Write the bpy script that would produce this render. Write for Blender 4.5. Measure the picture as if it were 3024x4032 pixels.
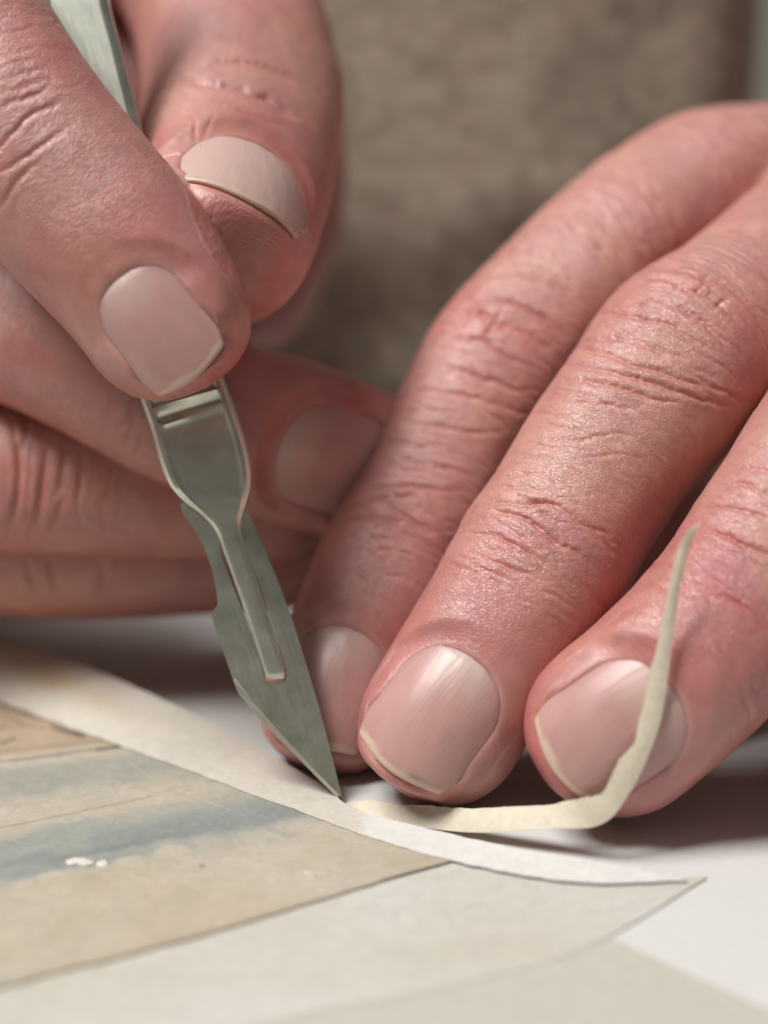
import bpy, bmesh, math, random
import numpy as np
from mathutils import Vector

random.seed(4); np.random.seed(4)
for o in list(bpy.data.objects): bpy.data.objects.remove(o)
scene = bpy.context.scene
MM = 0.001                                   # everything below is measured in millimetres

# ------------------------------------------------------------------ camera
F, CX, CY = 6594.0, 1512.0, 2016.0           # focal length and centre, in photograph pixels
PITCH = math.radians(13.0)
CAM = np.array([0.0, 0.0, 65.1])             # lens 65 mm above the table top (z = 0)
FWD = np.array([0.0, math.cos(PITCH), -math.sin(PITCH)])
UPV = np.array([0.0, math.sin(PITCH), math.cos(PITCH)])
RGT = np.array([1.0, 0.0, 0.0])
cam = bpy.data.cameras.new('camera'); camo = bpy.data.objects.new('camera', cam)
scene.collection.objects.link(camo); scene.camera = camo
camo.location = Vector(CAM * MM)
camo.rotation_euler = (math.radians(90) - PITCH, 0, 0)
cam.sensor_fit = 'VERTICAL'; cam.sensor_height = 36.0
cam.lens = 36.0 * F / 4032.0
cam.clip_start = 0.005; cam.clip_end = 50
cam.dof.use_dof = True; cam.dof.focus_distance = 0.1615
cam.dof.aperture_fstop = cam.lens / 5.6      # a 5.6 mm wide pupil
# ------------------------------------------------------------------ world and window light
world = bpy.data.worlds.new('World'); scene.world = world; world.use_nodes = True
bg = world.node_tree.nodes['Background']
bg.inputs[0].default_value = (1.0, 0.95, 0.88, 1); bg.inputs[1].default_value = 0.12
def area(name, loc, target, sx, sy, power, col):
    l = bpy.data.lights.new(name, 'AREA'); l.shape = 'RECTANGLE'; l.size = sx; l.size_y = sy
    l.energy = power; l.color = col
    o = bpy.data.objects.new(name, l); scene.collection.objects.link(o)
    o.location = loc
    o.rotation_euler = (Vector(target) - Vector(loc)).to_track_quat('-Z', 'Y').to_euler()
    return o
TARGET = Vector((0, 0.165, 0.02))
area('window_light', TARGET + 1.3 * Vector((-0.42, -0.20, 0.885)).normalized(), TARGET, 0.46, 0.56, 22.5, (1.0, 0.98, 0.955))
scene.view_settings.view_transform = 'Standard'; scene.view_settings.look = 'None'
scene.view_settings.exposure = 0.0; scene.view_settings.gamma = 1.0
scene.cycles.use_denoising = True
scene.cycles.use_adaptive_sampling = True; scene.cycles.adaptive_threshold = 0.02
scene.cycles.max_bounces = 6; scene.cycles.diffuse_bounces = 3; scene.cycles.glossy_bounces = 3; scene.cycles.transmission_bounces = 3
scene.cycles.caustics_reflective = False; scene.cycles.caustics_refractive = False

# ------------------------------------------------------------------ helpers
def P(px, py, d):
    """point seen at photograph pixel px,py at depth d mm along the lens axis"""
    return CAM + d * (FWD + RGT * (px - CX) / F - UPV * (py - CY) / F)
def TZ(px, py, z=0.0):
    v = FWD + RGT * (px - CX) / F - UPV * (py - CY) / F
    return CAM + v * ((z - CAM[2]) / v[2])
def to_px(p):
    q = p - CAM; d = q @ FWD
    return CX + F * (q @ RGT) / d, CY - F * (q @ UPV) / d
def camdir(x, y, z): return RGT * x + UPV * y - FWD * z
def nrm(v): return v / np.linalg.norm(v)
def sstep(a, b, x):
    t = np.clip((x - a) / (b - a), 0, 1); return t * t * (3 - 2 * t)
def _hash(ix, iy, iz):
    h = (ix.astype(np.uint32) * np.uint32(374761393) + iy.astype(np.uint32) * np.uint32(668265263) + iz.astype(np.uint32) * np.uint32(2147483647 - 58))
    h = (h ^ (h >> np.uint32(13))) * np.uint32(1274126177)
    h = (h ^ (h >> np.uint32(16))) * np.uint32(2246822519)
    return ((h ^ (h >> np.uint32(15))) & np.uint32(0xFFFFFF)).astype(np.float64) / float(0xFFFFFF) * 2 - 1
def noise(p):
    """value noise in [-1, 1] at points p (n,3)"""
    p = np.asarray(p, float); f = np.floor(p); i = f.astype(np.int64); u = p - f
    u = u * u * u * (u * (u * 6 - 15) + 10)
    out = 0
    for a in (0, 1):
        wx = u[:, 0] if a else 1 - u[:, 0]
        for b in (0, 1):
            wy = u[:, 1] if b else 1 - u[:, 1]
            for c in (0, 1):
                wz = u[:, 2] if c else 1 - u[:, 2]
                out = out + wx * wy * wz * _hash(i[:, 0] + a, i[:, 1] + b, i[:, 2] + c)
    return out
def fbm(p, oct=3):
    s = 0; a = 0.5; p = np.asarray(p, float)
    for k in range(oct):
        s = s + a * noise(p + 17.3 * k); p = p * 2.03; a *= 0.5
    return s
def n3(a, b, c=0.0):
    a = np.asarray(a, float); return np.stack([a, np.broadcast_to(b, a.shape), np.broadcast_to(c, a.shape)], -1)

def link(name, me, parent=None, mat=None, smooth=True):
    o = bpy.data.objects.new(name, me); scene.collection.objects.link(o)
    if parent: o.parent = parent
    if mat: me.materials.append(mat)
    if smooth: me.polygons.foreach_set('use_smooth', [True] * len(me.polygons))
    return o
def mesh(name, verts, faces):
    me = bpy.data.meshes.new(name); me.from_pydata([tuple(v) for v in np.asarray(verts) * MM], [], [tuple(int(i) for i in f) for f in faces]); me.update(); return me
def tag(o, label=None, cat=None, kind=None, group=None):
    if label: o['label'] = label
    if cat: o['category'] = cat
    if kind: o['kind'] = kind
    if group: o['group'] = group
    return o
def point_color(me, name, arr):
    a = me.attributes.new(name, 'FLOAT_COLOR', 'POINT')
    full = np.ones((len(me.vertices), 4), np.float32); full[:, :arr.shape[1]] = arr; a.data.foreach_set('color', full.ravel())
def point_vec(me, name, arr):
    a = me.attributes.new(name, 'FLOAT_VECTOR', 'POINT'); a.data.foreach_set('vector', np.asarray(arr, np.float32).ravel())
def grid_faces(nu, nv, closed_v=False):
    f = []
    for i in range(nu - 1):
        for j in range(nv if closed_v else nv - 1):
            k = (j + 1) % nv
            f.append((i * nv + j, i * nv + k, (i + 1) * nv + k, (i + 1) * nv + j))
    return f
def srgb(r, g, b): return tuple(((c / 255) / 12.92 if c / 255 <= .04045 else ((c / 255 + .055) / 1.055) ** 2.4) for c in (r, g, b))

# ------------------------------------------------------------------ materials
def newmat(name):
    m = bpy.data.materials.new(name); m.use_nodes = True
    nt = m.node_tree; b = nt.nodes['Principled BSDF']
    return m, nt, b
def node(nt, typ, **kw):
    n = nt.nodes.new(typ)
    for k, v in kw.items():
        if k.startswith('i_'): n.inputs[k[2:].replace('_', ' ')].default_value = v
        else: setattr(n, k, v)
    return n
def attr(nt, name): return node(nt, 'ShaderNodeAttribute', attribute_name=name)
def math_n(nt, op, a, b=None):
    n = node(nt, 'ShaderNodeMath', operation=op)
    for i, v in enumerate((a, b)):
        if v is None: continue
        if isinstance(v, (int, float)): n.inputs[i].default_value = v
        else: nt.links.new(v, n.inputs[i])
    return n.outputs[0]
def mapping(nt, src, scale):
    m = node(nt, 'ShaderNodeMapping'); m.inputs['Scale'].default_value = scale; nt.links.new(src, m.inputs['Vector']); return m.outputs[0]

def skin_material():
    m, nt, b = newmat('skin'); L = nt.links.new
    tint = attr(nt, 'tint'); fuv = attr(nt, 'fuv'); msk = attr(nt, 'mask')
    # mottling of the colour itself
    no = node(nt, 'ShaderNodeTexNoise'); no.inputs['Scale'].default_value = 0.55; no.inputs['Detail'].default_value = 6; L(fuv.outputs['Vector'], no.inputs['Vector'])
    ramp = node(nt, 'ShaderNodeMapRange'); ramp.inputs['From Min'].default_value = .3; ramp.inputs['From Max'].default_value = .7; ramp.inputs['To Min'].default_value = .90; ramp.inputs['To Max'].default_value = 1.08
    L(no.outputs['Fac'], ramp.inputs['Value'])
    mul = node(nt, 'ShaderNodeVectorMath', operation='SCALE'); L(tint.outputs['Color'], mul.inputs[0]); L(ramp.outputs[0], mul.inputs['Scale'])
    L(mul.outputs[0], b.inputs['Base Color'])
    # fine skin lines: stretched cells in finger space (x = along, y = round the finger, mm)
    warp = node(nt, 'ShaderNodeTexNoise'); warp.inputs['Scale'].default_value = 0.9; warp.inputs['Detail'].default_value = 3; L(fuv.outputs['Vector'], warp.inputs['Vector'])
    add = node(nt, 'ShaderNodeVectorMath', operation='MULTIPLY_ADD'); L(warp.outputs['Color'], add.inputs[0]); add.inputs[1].default_value = (.8, .8, 0); L(fuv.outputs['Vector'], add.inputs[2])
    v1 = node(nt, 'ShaderNodeTexVoronoi', feature='DISTANCE_TO_EDGE'); L(mapping(nt, add.outputs[0], (3.0, 1.1, 1)), v1.inputs['Vector']); v1.inputs['Scale'].default_value = 1.0
    v2 = node(nt, 'ShaderNodeTexVoronoi', feature='DISTANCE_TO_EDGE'); L(mapping(nt, add.outputs[0], (4.2, 3.6, 1)), v2.inputs['Vector']); v2.inputs['Scale'].default_value = 1.0
    c1 = math_n(nt, 'POWER', math_n(nt, 'MINIMUM', math_n(nt, 'MULTIPLY', v1.outputs['Distance'], 4.0), 1.0), 0.6)
    c2 = math_n(nt, 'POWER', math_n(nt, 'MINIMUM', math_n(nt, 'MULTIPLY', v2.outputs['Distance'], 4.0), 1.0), 0.7)
    n2 = node(nt, 'ShaderNodeTexNoise'); n2.inputs['Scale'].default_value = 5; n2.inputs['Detail'].default_value = 4; L(fuv.outputs['Vector'], n2.inputs['Vector'])
    h = math_n(nt, 'ADD', math_n(nt, 'MULTIPLY', c1, 0.55), math_n(nt, 'MULTIPLY', c2, 0.40))
    h = math_n(nt, 'ADD', h, math_n(nt, 'MULTIPLY', n2.outputs['Fac'], 0.5))
    sep = node(nt, 'ShaderNodeSeparateColor'); L(msk.outputs['Color'], sep.inputs[0])
    h = math_n(nt, 'MULTIPLY', h, sep.outputs[1])
    # friction ridges on the finger pads
    wv = node(nt, 'ShaderNodeTexWave'); wv.bands_direction = 'Y'; wv.inputs['Scale'].default_value = 0.62; wv.inputs['Distortion'].default_value = 0.3; wv.inputs['Detail'].default_value = 1; wv.inputs['Detail Scale'].default_value = .25
    cxyz = node(nt, 'ShaderNodeCombineXYZ'); L(math_n(nt, 'ADD', sep.outputs[2], math_n(nt, 'MULTIPLY', warp.outputs['Fac'], 1.2)), cxyz.inputs[1]); L(cxyz.outputs[0], wv.inputs['Vector'])
    h = math_n(nt, 'ADD', h, math_n(nt, 'MULTIPLY', wv.outputs['Fac'], math_n(nt, 'MULTIPLY', sep.outputs[0], 0.55)))
    bp = node(nt, 'ShaderNodeBump'); bp.inputs['Strength'].default_value = 1.0; bp.inputs['Distance'].default_value = 0.00005; L(h, bp.inputs['Height'])
    L(bp.outputs[0], b.inputs['Normal'])
    b.inputs['Roughness'].default_value = 0.42
    b.inputs['Specular IOR Level'].default_value = 1.0
    b.inputs['Subsurface Weight'].default_value = 0.75
    b.inputs['Subsurface Radius'].default_value = (0.75, 0.36, 0.25)
    b.inputs['Subsurface Scale'].default_value = 0.0005; b.subsurface_method = 'BURLEY'
    return m
def nail_material():
    m, nt, b = newmat('nail'); L = nt.links.new
    tint = attr(nt, 'tint'); fuv = attr(nt, 'fuv')
    L(tint.outputs['Color'], b.inputs['Base Color'])
    no = node(nt, 'ShaderNodeTexNoise'); no.inputs['Scale'].default_value = 1.0; no.inputs['Detail'].default_value = 5
    L(mapping(nt, fuv.outputs['Vector'], (0.25, 2.2, 1)), no.inputs['Vector'])
    bp = node(nt, 'ShaderNodeBump'); bp.inputs['Strength'].default_value = 0.6; bp.inputs['Distance'].default_value = 0.00008; L(no.outputs['Fac'], bp.inputs['Height']); L(bp.outputs[0], b.inputs['Normal'])
    b.inputs['Roughness'].default_value = 0.36; b.inputs['Specular IOR Level'].default_value = 0.55
    b.inputs['Subsurface Weight'].default_value = 0.7; b.inputs['Subsurface Radius'].default_value = (1, .5, .35); b.inputs['Subsurface Scale'].default_value = 0.0008; b.subsurface_method = 'BURLEY'
    return m
def metal_material(name, base, rough, stain):
    m, nt, b = newmat(name); L = nt.links.new
    tc = node(nt, 'ShaderNodeTexCoord')
    sc = mapping(nt, attr(nt, 'fuv').outputs['Vector'], (0.22, 9.0, 1))
    no = node(nt, 'ShaderNodeTexNoise'); no.inputs['Scale'].default_value = 1; no.inputs['Detail'].default_value = 6; L(sc, no.inputs['Vector'])
    n2 = node(nt, 'ShaderNodeTexNoise'); n2.inputs['Scale'].default_value = 0.35; n2.inputs['Detail'].default_value = 5; L(attr(nt, 'fuv').outputs['Vector'], n2.inputs['Vector'])
    cr = node(nt, 'ShaderNodeValToRGB'); cr.color_ramp.elements[0].position = .35; cr.color_ramp.elements[1].position = .68
    cr.color_ramp.elements[0].color = (*stain, 1); cr.color_ramp.elements[1].color = (*base, 1)
    L(n2.outputs['Fac'], cr.inputs[0]); L(cr.outputs[0], b.inputs['Base Color'])
    mr = node(nt, 'ShaderNodeMapRange'); mr.inputs['To Min'].default_value = rough - .08; mr.inputs['To Max'].default_value = rough + .14; L(no.outputs['Fac'], mr.inputs[0]); L(mr.outputs[0], b.inputs['Roughness'])
    bp = node(nt, 'ShaderNodeBump'); bp.inputs['Strength'].default_value = .6; bp.inputs['Distance'].default_value = 0.00004; L(no.outputs['Fac'], bp.inputs['Height']); L(bp.outputs[0], b.inputs['Normal'])
    b.inputs['Metallic'].default_value = 1.0
    return m
def paper_material(name, col, tinted=False, trans=0.0, fibre=1.0, rough=.75):
    m, nt, b = newmat(name); L = nt.links.new
    tc = node(nt, 'ShaderNodeTexCoord')
    no = node(nt, 'ShaderNodeTexNoise'); no.inputs['Scale'].default_value = 900; no.inputs['Detail'].default_value = 5; no.inputs['Distortion'].default_value = 1.2; L(tc.outputs['Object'], no.inputs['Vector'])
    fb = node(nt, 'ShaderNodeTexNoise'); fb.inputs['Scale'].default_value = 1; fb.inputs['Detail'].default_value = 4; L(mapping(nt, tc.outputs['Object'], (260, 1500, 900)), fb.inputs['Vector'])
    mr = node(nt, 'ShaderNodeMapRange'); mr.inputs['From Min'].default_value = .3; mr.inputs['From Max'].default_value = .7; mr.inputs['To Min'].default_value = 1 - .06 * fibre; mr.inputs['To Max'].default_value = 1 + .03 * fibre; L(no.outputs['Fac'], mr.inputs[0])
    sc = node(nt, 'ShaderNodeVectorMath', operation='SCALE'); L(mr.outputs[0], sc.inputs['Scale'])
    if tinted: L(attr(nt, 'tint').outputs['Color'], sc.inputs[0])
    else: sc.inputs[0].default_value = col
    L(sc.outputs[0], b.inputs['Base Color'])
    hh = math_n(nt, 'ADD', no.outputs['Fac'], math_n(nt, 'MULTIPLY', fb.outputs['Fac'], .7))
    bp = node(nt, 'ShaderNodeBump'); bp.inputs['Strength'].default_value = .5; bp.inputs['Distance'].default_value = 0.00012 * fibre; L(hh, bp.inputs['Height']); L(bp.outputs[0], b.inputs['Normal'])
    b.inputs['Roughness'].default_value = rough; b.inputs['Specular IOR Level'].default_value = .25
    if trans > 0:
        tr = node(nt, 'ShaderNodeBsdfTranslucent'); L(sc.outputs[0], tr.inputs['Color'])
        mx = node(nt, 'ShaderNodeMixShader'); mx.inputs[0].default_value = trans
        out = nt.nodes['Material Output']; L(b.outputs[0], mx.inputs[1]); L(tr.outputs[0], mx.inputs[2]); L(mx.outputs[0], out.inputs['Surface'])
    return m
def wool_material():
    m, nt, b = newmat('wool'); L = nt.links.new
    tc = node(nt, 'ShaderNodeTexCoord')
    def nz(scale, det): 
        n = node(nt, 'ShaderNodeTexNoise'); n.inputs['Scale'].default_value = scale; n.inputs['Detail'].default_value = det; L(tc.outputs['Object'], n.inputs['Vector']); return n.outputs['Fac']
    a = nz(330, 6); c = nz(400, 4)
    r1 = node(nt, 'ShaderNodeValToRGB'); e = r1.color_ramp.elements
    e[0].position = .28; e[0].color = (*srgb(128, 118, 102), 1); e[1].position = .74; e[1].color = (*srgb(184, 171, 152), 1)
    L(a, r1.inputs[0])
    r2 = node(nt, 'ShaderNodeValToRGB'); e = r2.color_ramp.elements
    e[0].position = .50; e[0].color = (0, 0, 0, 1); e[1].position = .72; e[1].color = (.75, .75, .75, 1); L(c, r2.inputs[0])
    mix = node(nt, 'ShaderNodeMix', data_type='RGBA'); L(r2.outputs[0], mix.inputs[0]); L(r1.outputs[0], mix.inputs[6]); mix.inputs[7].default_value = (*srgb(178, 148, 134), 1)
    L(mix.outputs[2], b.inputs['Base Color'])
    bp = node(nt, 'ShaderNodeBump'); bp.inputs['Distance'].default_value = .0006; bp.inputs['Strength'].default_value = .6; L(a, bp.inputs['Height']); L(bp.outputs[0], b.inputs['Normal'])
    b.inputs['Roughness'].default_value = 1; b.inputs['Specular IOR Level'].default_value = .1
    b.inputs['Sheen Weight'].default_value = .3
    return m
SKIN = skin_material(); NAIL = nail_material()
STEEL = metal_material('handle_steel', (.78, .80, .70), .36, (.62, .65, .56))
BLADE = metal_material('blade_steel', (.70, .72, .60), .36, (.50, .52, .43))
GROUND_MAT = metal_material('ground_edge', (.60, .60, .52), .42, (.54, .54, .46))
TABLE = paper_material('table_paper', (.66, .655, .64), fibre=.5)
TISSUE = paper_material('tissue', (.84, .80, .71), tinted=True, trans=.12, fibre=1.4)
SLIVER = paper_material('sliver_paper', (.93, .87, .72), trans=.30, fibre=1.2)
MOUNT = paper_material('mount_paper', (.80, .775, .69), tinted=True, trans=.12, fibre=1.6)
CREAM = paper_material('beige_flat', (.54, .52, .45), fibre=1.0)
PAINT = paper_material('painted_paper', (.7, .6, .5), tinted=True, fibre=1.2)
FLAKE = paper_material('flake_paper', (.74, .71, .64), fibre=1)
WOOL = wool_material()

# ------------------------------------------------------------------ table and papers
s = 700
tb = mesh('table', [(-s, -300, -1), (s, -300, -1), (s, 420, -1), (-s, 420, -1), (-s, -300, -28), (s, -300, -28), (s, 420, -28), (-s, 420, -28)],
          [(0, 1, 2, 3), (7, 6, 5, 4), (0, 4, 5, 1), (1, 5, 6, 2), (2, 6, 7, 3), (3, 7, 4, 0)])
WOOD = paper_material('table_wood', (.16, .11, .075), fibre=2)
tag(link('table', tb, None, WOOD, False), 'brown wooden table top under the white backing paper', 'table', 'structure')

def poly_sheet(name, nu, nv, fn, mat, thick=0.12, parent=None, tint=None):
    """a thin sheet: fn(u, v) -> points (mm) on a nu x nv grid; a second skin below gives it thickness"""
    u, v = np.meshgrid(np.linspace(0, 1, nu), np.linspace(0, 1, nv), indexing='ij')
    top = fn(u.ravel(), v.ravel()); n = len(top)
    g = top.reshape(nu, nv, 3)
    nn = np.cross(np.gradient(g, axis=0), np.gradient(g, axis=1)).reshape(-1, 3)
    nn /= np.linalg.norm(nn, axis=1)[:, None] + 1e-12
    if nn[:, 2].mean() < 0: nn = -nn
    bot = top - nn * thick; f = grid_faces(nu, nv); fl = [tuple(reversed([i + n for i in q])) for q in f]
    ring = [i * nv for i in range(nu)] + [(nu - 1) * nv + j for j in range(1, nv)] + [i * nv + nv - 1 for i in range(nu - 2, -1, -1)] + [j for j in range(nv - 2, 0, -1)]
    m_ = len(ring); vs = np.vstack([top, bot, top[ring], bot[ring]]); b0 = 2 * n       # the cut edge has its own vertices, so it stays sharp
    e = [(b0 + k, b0 + (k + 1) % m_, b0 + m_ + (k + 1) % m_, b0 + m_ + k) for k in range(m_)]
    me = mesh(name, vs, f + fl + e)
    o = link(name, me, parent, mat)
    if tint is not None:
        c = tint(top, u.ravel(), v.ravel()); point_color(me, 'tint', np.vstack([c, c, c[ring], c[ring]]))
    return o
def polyline(pts, t):
    pts = np.asarray(pts, float); d = np.r_[0, np.cumsum(np.linalg.norm(np.diff(pts, axis=0), axis=1))]; d /= d[-1]
    # smooth interpolation: Catmull-Rom through the points
    k = np.clip(np.searchsorted(d, t, side='right') - 1, 0, len(pts) - 2)
    x = (t - d[k]) / (d[k + 1] - d[k])
    p1 = pts[k]; p2 = pts[k + 1]; p0 = pts[np.maximum(k - 1, 0)]; p3 = pts[np.minimum(k + 2, len(pts) - 1)]
    d1 = d[k + 1] - d[k]
    d0 = np.where(k > 0, d[k] - d[np.maximum(k - 1, 0)], d1); d2 = np.where(k + 2 < len(pts), d[np.minimum(k + 2, len(pts) - 1)] - d[k + 1], d1)
    m1 = (p2 - p0) / (d0 + d1)[:, None] * d1[:, None]; m1 = np.where((k == 0)[:, None], p2 - p1, m1)
    m2 = (p3 - p1) / (d1 + d2)[:, None] * d1[:, None]; m2 = np.where((k == len(pts) - 2)[:, None], p2 - p1, m2)
    x = x[:, None]
    return (2 * x**3 - 3 * x**2 + 1) * p1 + (x**3 - 2 * x**2 + x) * m1 + (-2 * x**3 + 3 * x**2) * p2 + (x**3 - x**2) * m2

def back_fn(u, v):
    x = -150 + 320 * u; y = 300 - 225 * v
    return np.c_[x, y, .012 * fbm(n3(x * .03, y * .03), 2)]
tag(poly_sheet('backing_paper', 60, 44, back_fn, TABLE, .6), 'plain bright white backing paper under all the other sheets', 'paper sheet')

# off-white mounting sheet, its right corner lifted off the table
def mount_fn(u, v):
    far = polyline([TZ(-900, 2700, .25), TZ(600, 3050, .25), TZ(1500, 3330, .3), TZ(2100, 3440, .3), TZ(2500, 3450, .6), TZ(2779, 3415, 1.0)], u)
    near = polyline([TZ(-900, 4700, .25), TZ(200, 4500, .3), TZ(1000, 4040, .3), TZ(1800, 3860, .5), TZ(2300, 3705, .8), TZ(2785, 3422, 1.0)], u)
    p = far + (near - far) * v[:, None]
    X, Y = to_px(p)
    p[:, 2] = .12 + .06 * sstep(2300, 2800, X + .45 * (Y - 3390)) ** 1.5
    return p
def mount_tint(p, u, v):
    n = fbm(n3(p[:, 0] * .10 + 3, p[:, 1] * .25), 4)
    c = np.array([.66, .64, .57]) + n[:, None] * np.array([.05, .07, .11])
    return np.clip(c, 0, .9)
tag(poly_sheet('mounting_sheet', 90, 70, mount_fn, MOUNT, .03, tint=mount_tint), 'large off-white mounting sheet with lifted right corner in the blurred foreground', 'paper sheet')

def low_fn(u, v):
    a = TZ(900, 3990, .06) * (1 - u)[:, None] + TZ(2330, 3660, .06) * u[:, None]; b = TZ(900, 5200, .06) * (1 - u)[:, None] + TZ(3500, 4190, .06) * u[:, None]
    return a + (b - a) * v[:, None]
tag(poly_sheet('beige_area', 12, 12, low_fn, CREAM, .02), 'flat beige area at the blurred bottom edge of the picture', 'paper sheet')  # flat beige layer below the mounting sheet's lower edge
# the old watercolour, a flat sheet; colours are laid in by pixel bands measured on the table plane
NEAR_EDGE = [(-900, 4160), (0, 3888), (760, 3690), (1512, 3466), (1790, 3388)]
FAR_EDGE = [(-900, 2500), (-300, 2660), (0, 2760), (240, 2850), (480, 2935), (860, 3075), (1180, 3190), (1450, 3290), (1700, 3352), (1795, 3384)]
def art_fn(u, v):
    far = polyline([TZ(x, y - 25, .32) for x, y in FAR_EDGE], u); near = polyline([TZ(x, y, .32) for x, y in NEAR_EDGE], u)
    p = far + (near - far) * v[:, None]
    e = np.minimum(v, 1 - v)
    p[:, 1] += .35 * fbm(n3(p[:, 0] * .5, p[:, 1] * .1), 3) * (e < .001)
    return p
def art_tint(p, u, v):
    X, Y = to_px(p)
    nl = fbm(n3(p[:, 0] * .07, p[:, 1] * .07, 3), 4); nm = fbm(n3(p[:, 0] * .35, p[:, 1] * .35, 9), 4); nf = fbm(n3(p[:, 0] * 1.6, p[:, 1] * 1.6, 5), 3)
    base = np.array(srgb(210, 202, 184)); c = np.tile(base, (len(p), 1)) * (1 + .10 * nl + .10 * nm + .08 * nf)[:, None]
    def lay(mask, col, k):
        nonlocal c
        m = np.clip(mask * k, 0, 1)[:, None]; c = c * (1 - m) + (np.array(srgb(*col)) * .85 + .15 * np.mean(srgb(*col))) * m * (1 + .12 * nm + .10 * nf)[:, None]
    YY = Y + 26 * nm + 20 * nl
    s1 = YY + .134 * X      # lines of the drawing slant up to the right
    s2 = YY + .208 * X
    # warm building at the top left
    lay(sstep(2990, 2975, Y + .134 * X), (200, 170, 134), .7)
    lay(sstep(2900, 2860, Y + .134 * X + 60 * nm), (190, 160, 124), .5)
    # blue-grey washes
    lay(sstep(3015, 3050, s1) * sstep(3175, 3120, s1) * sstep(1000, 620, X + 120 * nl), (168, 174, 164), .7)
    lay(sstep(3095, 3135, s1) * sstep(3215, 3160, s1) * (nm > -.2), (196, 190, 170), .5)
    lay(sstep(3255, 3330, s2 + 20 * nl) * sstep(3530, 3450, s2 + 30 * nm) * sstep(1450, 1150, X), (166, 174, 166), .6)
    w = sstep(3320, 3385, s2 + 18 * nf) * sstep(3470, 3440, s2 + 30 * nl)
    lay(w * sstep(320, 380, X + 30 * nm) * sstep(1380, 1150, X), (140, 154, 156), .55)
    lay(sstep(3290, 3330, s2) * sstep(3500, 3440, s2) * sstep(560, 200, X), (164, 172, 164), .7)
    lay(sstep(3395, 3420, s2 + 22 * nm) * sstep(3450, 3425, s2 + 22 * nm) * sstep(1000, 650, X), (142, 156, 156), .55)
    lay(sstep(3440, 3470, s2 + 12 * nm) * sstep(3495, 3475, s2 + 12 * nm) * sstep(950, 300, X), (152, 164, 162), .6)
    lay(sstep(1100, 1300, X) * sstep(3330, 3380, s2) * sstep(3480, 3440, s2), (140, 154, 154), .5)
    # drawn lines
    def line(x0, y0, x1, y1, w, col, k):
        d = np.hypot(x1 - x0, y1 - y0); ax, ay = (x1 - x0) / d, (y1 - y0) / d
        a = (X - x0) * ax + (Y - y0) * ay; b = np.abs(-(X - x0) * ay + (Y - y0) * ax + 3 * nm)
        lay(np.exp(-(b / w) ** 2) * sstep(-8, 4, a) * sstep(d + 8, d - 4, a) * (.75 + .5 * nf), col, k)
    line(-300, 3040, 474, 2938, 5, (86, 74, 60), .8); line(380, 2952, 482, 2936, 6, (44, 42, 40), .95)
    line(-300, 2995, 430, 2912, 4, (150, 118, 84), .6); line(-300, 3322, 600, 3136, 4, (150, 134, 104), .6)
    line(10, 2770, 120, 2812, 10, (50, 52, 52), .9); line(120, 2815, 200, 2838, 7, (70, 66, 62), .8); line(200, 2862, 330, 2898, 9, (52, 52, 50), .9)
    line(0, 2930, 60, 2905, 6, (62, 58, 52), .8); line(-60, 2880, 30, 2860, 6, (80, 70, 60), .7); line(60, 2850, 180, 2870, 4, (120, 100, 80), .6); line(0, 2800, 90, 2850, 4, (120, 92, 70), .6)
    for a_ in ((512, 3002, 640, 3092), (700, 3110, 905, 3190), (600, 3190, 640, 3130), (250, 3240, 330, 3225)): line(*a_, 2.5, (232, 222, 202), .6)
    # stains and pinholes
    lay(np.exp(-((X - 795) ** 2 + (1.6 * (Y - 3410)) ** 2) / 10 ** 2), (120, 100, 78), .8)
    lay(sstep(3490, 3520, s2) * (nl > .05) * np.clip(nl * 3, 0, 1), (206, 180, 140), .35)
    lay(sstep(1450, 1750, X), (198, 180, 146), .5)
    lay(sstep(.02, .0, 1 - v), (170, 146, 112), .4)
    return np.clip(c * .78, .02, .9)
tag(poly_sheet('watercolour_painting', 260, 340, art_fn, PAINT, .10, tint=art_tint), 'aged tan watercolour sheet with blue washes and ink lines', 'painting')

# white tissue strip along the sheet's edge, running past the blade
def strip_fn(u, v):
    far = polyline([TZ(-600, 2270, 6), TZ(0, 2497, 5.0), TZ(330, 2622, 4.2), TZ(590, 2730, 3.2), TZ(820, 2838, 2.2), TZ(1000, 2932, 1.5), TZ(1180, 3035, 1.0), TZ(1300, 3110, .75), TZ(1372, 3172, .7), TZ(1600, 3242, .8), TZ(2030, 3340, 1.0), TZ(2420, 3404, .8), TZ(2700, 3462, .48)], u)
    near = polyline([TZ(-600, 2560, .46), TZ(0, 2765, .46), TZ(240, 2852, .46), TZ(480, 2938, .46), TZ(700, 3018, .46), TZ(860, 3077, .46), TZ(1030, 3140, .46), TZ(1180, 3192, .46), TZ(1300, 3240, .46), TZ(1450, 3292, .46), TZ(1790, 3390, .46), TZ(2260, 3472, .46), TZ(2705, 3466, .46)], u)
    p = far + (near - far) * v[:, None]
    p[:, 2] += .9 * np.sin(np.pi * v) * sstep(.55, .2, u)          # the loose far end bellies up a little
    p[:, 2] += .10 * fbm(n3(p[:, 0] * .25, p[:, 1] * .25), 2) * sstep(0, .2, 1 - v)
    p[:, 1] += .25 * fbm(n3(p[:, 0] * .9, 0 * p[:, 0], 2), 3) * (np.abs(v - .5) > .499)
    return p
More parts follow.
